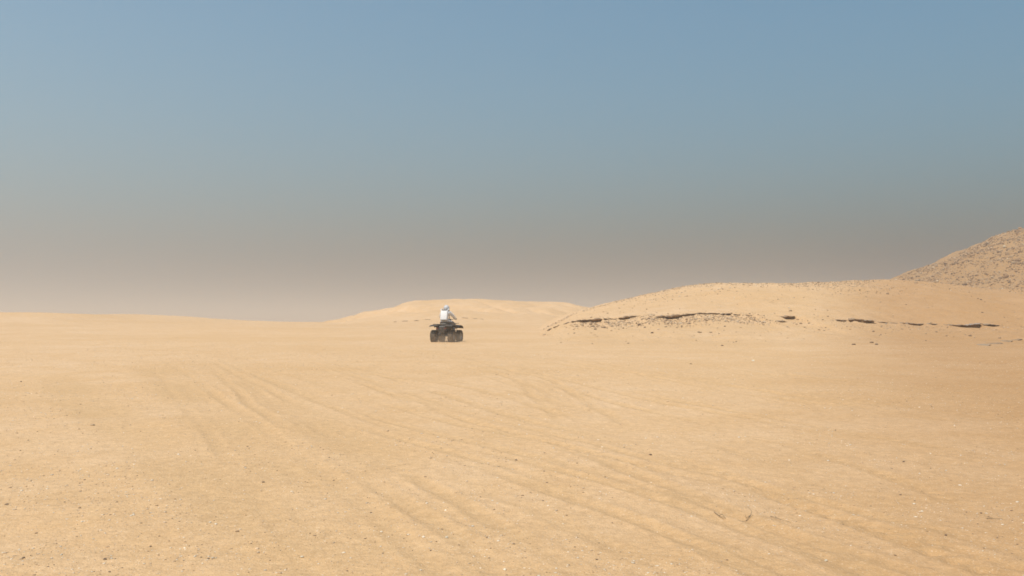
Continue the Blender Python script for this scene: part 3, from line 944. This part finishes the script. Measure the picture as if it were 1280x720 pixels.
# body shell
loft('body', [rring(0, -.86, .66, .21, .07), rring(0, -.80, .67, .29, .11), rring(0, -.45, .67, .25, .12), rring(0, -.05, .66, .15, .14), rring(0, .25, .72, .14, .16), rring(0, .5, .76, .19, .14), rring(0, .82, .70, .21, .13), rring(0, .96, .62, .16, .09)], M['plastic'], bike)
loft('seat', [rring(0, -.66, .80, .12, .05), rring(0, -.60, .835, .17, .075), rring(0, -.30, .835, .17, .075), rring(0, -.02, .815, .145, .07), rring(0, .22, .84, .11, .07), rring(0, .30, .86, .08, .05)], M['seat'], bike)
loft('fuel_tank', [rring(0, .27, .86, .10, .06), rring(0, .34, .89, .15, .09), rring(0, .55, .90, .14, .08), rring(0, .68, .88, .09, .05)], M['fender'], bike)

def fender(sx, yc, rad, x0, x1, a0, a1, thick=.014):
    """arched mudguard over a wheel"""
    bm = bmesh.new()
    n, outer, inner = 16, [], []
    for i in range(n + 1):
        a = R(a0 + (a1 - a0) * i / n)
        row_o, row_i = [], []
        for j, t in enumerate((0, .25, .6, .88, 1.0)):
            x = x0 + (x1 - x0) * t
            drop = (0, 0, .004, .012, .03)[j]
            for row, k in ((row_o, 0), (row_i, thick)):
                rr = rad - drop - k
                ca, sa = math.cos(a), math.sin(a)
                row.append(bm.verts.new((sx * x, yc + rr * math.copysign(abs(ca) ** .55, ca) * 1.02, .29 + rr * abs(sa) ** .5 * 1.05)))
        outer.append(row_o); inner.append(row_i)
    m = len(outer[0])
    for i in range(n):
        for j in range(m - 1):
            bm.faces.new((outer[i][j], outer[i][j + 1], outer[i + 1][j + 1], outer[i + 1][j]))
            bm.faces.new((inner[i][j], inner[i + 1][j], inner[i + 1][j + 1], inner[i][j + 1]))
        for j in (0, m - 1):
            bm.faces.new((outer[i][j], outer[i + 1][j], inner[i + 1][j], inner[i][j]))
    for i in (0, n):
        for j in range(m - 1):
            bm.faces.new((outer[i][j], inner[i][j], inner[i][j + 1], outer[i][j + 1]))
    return bm_obj('fender', bm, M['fender'], bike, True)
for sx in (-1, 1):
    fender(sx, -.62, .52, .14, .565, 38, 132)
    fender(sx, .66, .50, .14, .535, 30, 140)
# footwells
for sx in (-1, 1):
    bm = bmesh.new()
    box(bm, (sx * .34, .06, .33), (.26, .52, .03), .008)
    for k in range(5):
        box(bm, (sx * .34, -.12 + k * .09, .35), (.22, .02, .015))
    bm_obj('footrest', bm, M['plastic'], bike)
# racks
def rack(y0, y1, hw, z, name):
    bm = bmesh.new()
    tube_bm(bm, [(-hw, y0, z), (-hw, y1 - .04, z), (-hw + .04, y1, z), (hw - .04, y1, z), (hw, y1 - .04, z), (hw, y0, z), (hw - .03, y0 - .03, z), (-hw + .03, y0 - .03, z), (-hw, y0, z)], .013, 8)
    for k in range(6):
        x = -hw + 2 * hw * (k + 1) / 7
        tube_bm(bm, [(x, y0 - .03, z - .004), (x, y1, z - .004)], .009, 6)
    for sx in (-1, 1):
        for yy in (y0, y1):
            tube_bm(bm, [(sx * hw * .55, yy, z - .005), (sx * hw * .45, yy * .96, z - .14)], .012, 6)
    return bm_obj(name, bm, M['steel'], bike, True)
rack(-.94, -.56, .40, .85, 'rear_rack')
rack(.48, .96, .36, .89, 'front_rack')
# rear panel, lights, hitch, bumper
bm = bmesh.new()
box(bm, (0, -.885, .62), (.52, .05, .17), .02)
box(bm, (0, -.87, .50), (.34, .05, .12), .02)
bm_obj('rear_panel', bm, M['plastic'], bike)
for sx in (-1, 1):
    bm = bmesh.new(); box(bm, (sx * .20, -.915, .655), (.10, .025, .05), .01)
    bm_obj('tail_light', bm, M['red'], bike)
    bm = bmesh.new()
    box(bm, (sx * .18, .965, .66), (.13, .05, .07), .02)
    bm_obj('headlight', bm, M['alloy'], bike)
bm = bmesh.new()
tube_bm(bm, [(0, -.70, .36), (0, -.93, .38)], .02, 8)
tube_bm(bm, [(0, -.93, .36), (0, -.93, .43)], .018, 8)
bm_obj('tow_hitch', bm, M['steel'], bike)
bm = bmesh.new()
tube_bm(bm, [(-.2, .86, .42), (-.22, 1.06, .46), (-.2, 1.08, .66), (.2, 1.08, .66), (.22, 1.06, .46), (.2, .86, .42)], .016, 8)
tube_bm(bm, [(-.22, 1.07, .54), (.22, 1.07, .54)], .014, 8)
bm_obj('front_bumper', bm, M['steel'], bike, True)
# handlebar
bm = bmesh.new()
tube_bm(bm, [(0, .62, .80), (0, .50, 1.02)], .024, 10)
tube_bm(bm, [(-.40, .36, 1.10), (-.28, .42, 1.12), (-.10, .50, 1.06), (.10, .50, 1.06), (.28, .42, 1.12), (.40, .36, 1.10)], .012, 8)
hb = bm_obj('handlebar', bm, M['steel'], bike, True)
bm = bmesh.new(); box(bm, (0, .52, 1.07), (.16, .10, .09), .03); bm_obj('instrument_pod', bm, M['plastic'], hb)
for sx in (-1, 1):
    bm = bmesh.new(); tube_bm(bm, [(sx * .41, .355, 1.098), (sx * .29, .415, 1.118)], .018, 10); bm_obj('grip', bm, M['seat'], hb, True)

# ------------------------------------------------------------------ rider
def skin_mesh(verts, edges, radii, root=0, levels=2):
    me = bpy.data.meshes.new('skin_source')
    me.from_pydata(verts, edges, [])
    o = bpy.data.objects.new('skin_source', me)
    COL.objects.link(o)
    md = o.modifiers.new('skin', 'SKIN'); md.use_smooth_shade = True; md.branch_smoothing = 0.4
    sv = me.skin_vertices[0].data
    for i, r in enumerate(radii):
        sv[i].radius = (r, r) if not isinstance(r, tuple) else r
        sv[i].use_root = (i == root)
    ss = o.modifiers.new('sub', 'SUBSURF'); ss.levels = levels; ss.render_levels = levels
    bpy.context.view_layer.update()
    dg = bpy.context.evaluated_depsgraph_get()
    res = bpy.data.meshes.new_from_object(o.evaluated_get(dg))
    bpy.data.objects.remove(o); bpy.data.meshes.remove(me)
    return res

rider = empty('person', bike.location + Vector((0, 0, 0.02)), ATV_YAW)
rider.scale = (0.925, 0.925, 0.925)
tag(rider, 'person in bulky white suit with backpack, riding the quad bike', 'person')
V = [(0, -.28, .99), (0, -.25, 1.14), (0, -.19, 1.29), (0, -.13, 1.42), (0, -.10, 1.50), (0, -.075, 1.58), (0, -.06, 1.66)]
Rr = [.175, .165, .185, .185, .12, .075, .085]
E = [(i, i + 1) for i in range(6)]
for sx in (-1, 1):
    b0 = len(V)
    V += [(sx * .20, -.12, 1.43), (sx * .33, .06, 1.25), (sx * .355, .20, 1.165), (sx * .35, .345, 1.125)]
    Rr += [.105, .082, .068, .052]
    E += [(3, b0), (b0, b0 + 1), (b0 + 1, b0 + 2), (b0 + 2, b0 + 3)]
    b1 = len(V)
    V += [(sx * .15, -.20, .965), (sx * .28, .06, .905), (sx * .315, .23, .86), (sx * .325, .16, .62), (sx * .33, .06, .43), (sx * .335, .10, .39), (sx * .345, .24, .385)]
    Rr += [.125, .108, .092, .082, .066, .058, .05]
    E += [(0, b1)] + [(b1 + k, b1 + k + 1) for k in range(6)]
me = skin_mesh(V, E, Rr)
suit = link_mesh('suit', me, M['suit'], rider, True)
me.materials.append(M['trousers'])
for p in me.polygons:
    if p.center.z < 0.985 or (p.center.y > -0.06 and p.center.z < 1.06): p.material_index = 1
# boots over the feet
for sx in (-1, 1):
    loft('boot', [rring(sx * .33, -.03, .405, .052, .045), rring(sx * .33, .0, .405, .064, .055), rring(sx * .335, .12, .40, .064, .05), rring(sx * .345, .24, .392, .062, .042), rring(sx * .35, .30, .385, .045, .028)], M['grey'], rider)
    # gloved hand: palm, four fingers curled round the grip, thumb below
    gx, gy, gz_ = sx * .35, .385, 1.109
    HV = [(gx, gy - .045, gz_ + .022), (gx, gy - .012, gz_ + .030)]
    HR = [.040, .036]; HE = [(0, 1)]
    for k in range(4):
        off = (-.036 + .024 * k)
        ln = (1.0, 1.08, 1.02, .86)[k]
        s0 = len(HV)
        ox, oy = gx - sx * off * .9, gy + off * .45
        HV += [(ox, oy + .012, gz_ + .034), (ox, oy + .040 * ln, gz_ + .018), (ox, oy + .040 * ln, gz_ - .016), (ox, oy + .014, gz_ - .030)]
        HR += [.0125, .0115, .0105, .009]
        HE += [(1, s0), (s0, s0 + 1), (s0 + 1, s0 + 2), (s0 + 2, s0 + 3)]
    s0 = len(HV)
    HV += [(gx - sx * .040, gy - .030, gz_ + .004), (gx - sx * .052, gy - .004, gz_ - .022), (gx - sx * .048, gy + .022, gz_ - .032)]
    HR += [.015, .013, .011]
    HE += [(0, s0), (s0, s0 + 1), (s0 + 1, s0 + 2)]
    link_mesh('glove', skin_mesh(HV, HE, HR, 0, 1), M['grey'], rider, True)
# helmet: shell, visor, neck ring
def ellipsoid(name, c, r, mat, parent, cut=None, n=24):
    bm = bmesh.new()
    bmesh.ops.create_uvsphere(bm, u_segments=n, v_segments=n // 2, radius=1.0)
    if cut:
        bmesh.ops.delete(bm, geom=[v for v in bm.verts if not cut(v.co)], context='VERTS')
    for v in bm.verts: v.co = Vector((c[0] + v.co.x * r[0], c[1] + v.co.y * r[1], c[2] + v.co.z * r[2]))
    return bm_obj(name, bm, mat, parent, True)
HC = (0, -.035, 1.655)
hel = ellipsoid('helmet', HC, (.145, .165, .155), M['shell'], rider)
ellipsoid('visor', HC, (.150, .171, .160), M['visor'], hel, cut=lambda p: p.y > 0.30 and -0.55 < p.z < 0.62)
bm = bmesh.new()
ring = [(0.145 * math.cos(a), -.06 + 0.15 * math.sin(a), 1.525) for a in np.linspace(0, 2 * math.pi, 25)]
tube_bm(bm, ring, .022, 8, cap=False)
bm_obj('neck_ring', bm, M['grey'], hel, True)
# backpack: hard white shell with lid, side hoses, straps and a whip aerial
lean = Matrix.Rotation(R(-16), 3, 'X')
bm = bmesh.new()
box(bm, (0, -.43, 1.27), (.36, .19, .50), .05, lean)
pack = bm_obj('backpack', bm, M['pack'], rider, True)
bm = bmesh.new(); box(bm, (0, -.525, 1.20), (.24, .02, .22), .008, lean); bm_obj('pack_lid', bm, M['pack'], pack)
bm = bmesh.new(); box(bm, (0, -.395, 1.53), (.20, .12, .05), .015, lean); bm_obj('pack_cap', bm, M['grey'], pack)
for sx in (-1, 1):
    bm = bmesh.new()
    tube_bm(bm, [(sx * .15, -.40, 1.47), (sx * .19, -.36, 1.58), (sx * .18, -.22, 1.62), (sx * .14, -.08, 1.56)], .022, 8)
    bm_obj('hose', bm, M['pack'], pack, True)
    bm = bmesh.new()
    tube_bm(bm, [(sx * .12, -.36, 1.48), (sx * .13, -.20, 1.555), (sx * .13, .02, 1.50), (sx * .13, .07, 1.32), (sx * .15, -.02, 1.15), (sx * .17, -.33, 1.08)], .018, 6)
    bm_obj('strap', bm, M['grey'], pack, True)
bm = bmesh.new(); tube_bm(bm, [(.05, -.37, 1.52), (.05, -.33, 1.70), (.05, -.31, 1.83)], [.011, .009, .007], 6)
bm_obj('aerial', bm, M['pack'], pack, True)

# ------------------------------------------------------------------ dusty air
bm = bmesh.new()
bmesh.ops.create_cube(bm, size=1.0)
for v in bm.verts:
    v.co = Vector((v.co.x * 12600, v.co.y * 12600, -8.0 if v.co.z < 0 else 26.5))
haze = bm_obj('haze', bm, None)
hm = bpy.data.materials.new('dusty_air'); hm.use_nodes = True
hn = hm.node_tree
hn.nodes.remove(hn.nodes['Principled BSDF'])
pv = hn.nodes.new('ShaderNodeVolumePrincipled')
pv.inputs['Color'].default_value = (*HAZE_COLOR, 1)
pv.inputs['Density'].default_value = HAZE_DENSITY
pv.inputs['Anisotropy'].default_value = 0.35
hn.links.new(pv.outputs[0], hn.nodes['Material Output'].inputs['Volume'])
haze.data.materials.append(hm)
tag(haze, 'thin tan dust haze over the desert', 'haze', kind='stuff')

# dust kicked up round the wheels
dv = bmesh.new()
bmesh.ops.create_icosphere(dv, subdivisions=3, radius=1.0)
dust = bm_obj('dust', dv, None)
dust.scale = (0.95, 1.3, 0.42)
dust.location = (bike.location.x + 0.05, bike.location.y - 0.55, bike.location.z + 0.10)
dm = bpy.data.materials.new('kicked_up_dust'); dm.use_nodes = True
dn = dm.node_tree
dn.nodes.remove(dn.nodes['Principled BSDF'])
dp = dn.nodes.new('ShaderNodeVolumePrincipled')
dp.inputs['Color'].default_value = (0.86, 0.70, 0.54, 1)
dtc = dn.nodes.new('ShaderNodeTexCoord')
dl = dn.nodes.new('ShaderNodeVectorMath'); dl.operation = 'LENGTH'; dn.links.new(dtc.outputs['Object'], dl.inputs[0])
dr = dn.nodes.new('ShaderNodeMapRange'); dn.links.new(dl.outputs['Value'], dr.inputs[0])
dr.inputs[1].default_value = 0.1; dr.inputs[2].default_value = 0.98; dr.inputs[3].default_value = 0.55; dr.inputs[4].default_value = 0.0
dn.links.new(dr.outputs[0], dp.inputs['Density'])
dn.links.new(dp.outputs[0], dn.nodes['Material Output'].inputs['Volume'])
dust.data.materials.append(dm)
tag(dust, 'faint dust hanging round the wheels of the quad bike', 'dust', kind='stuff')
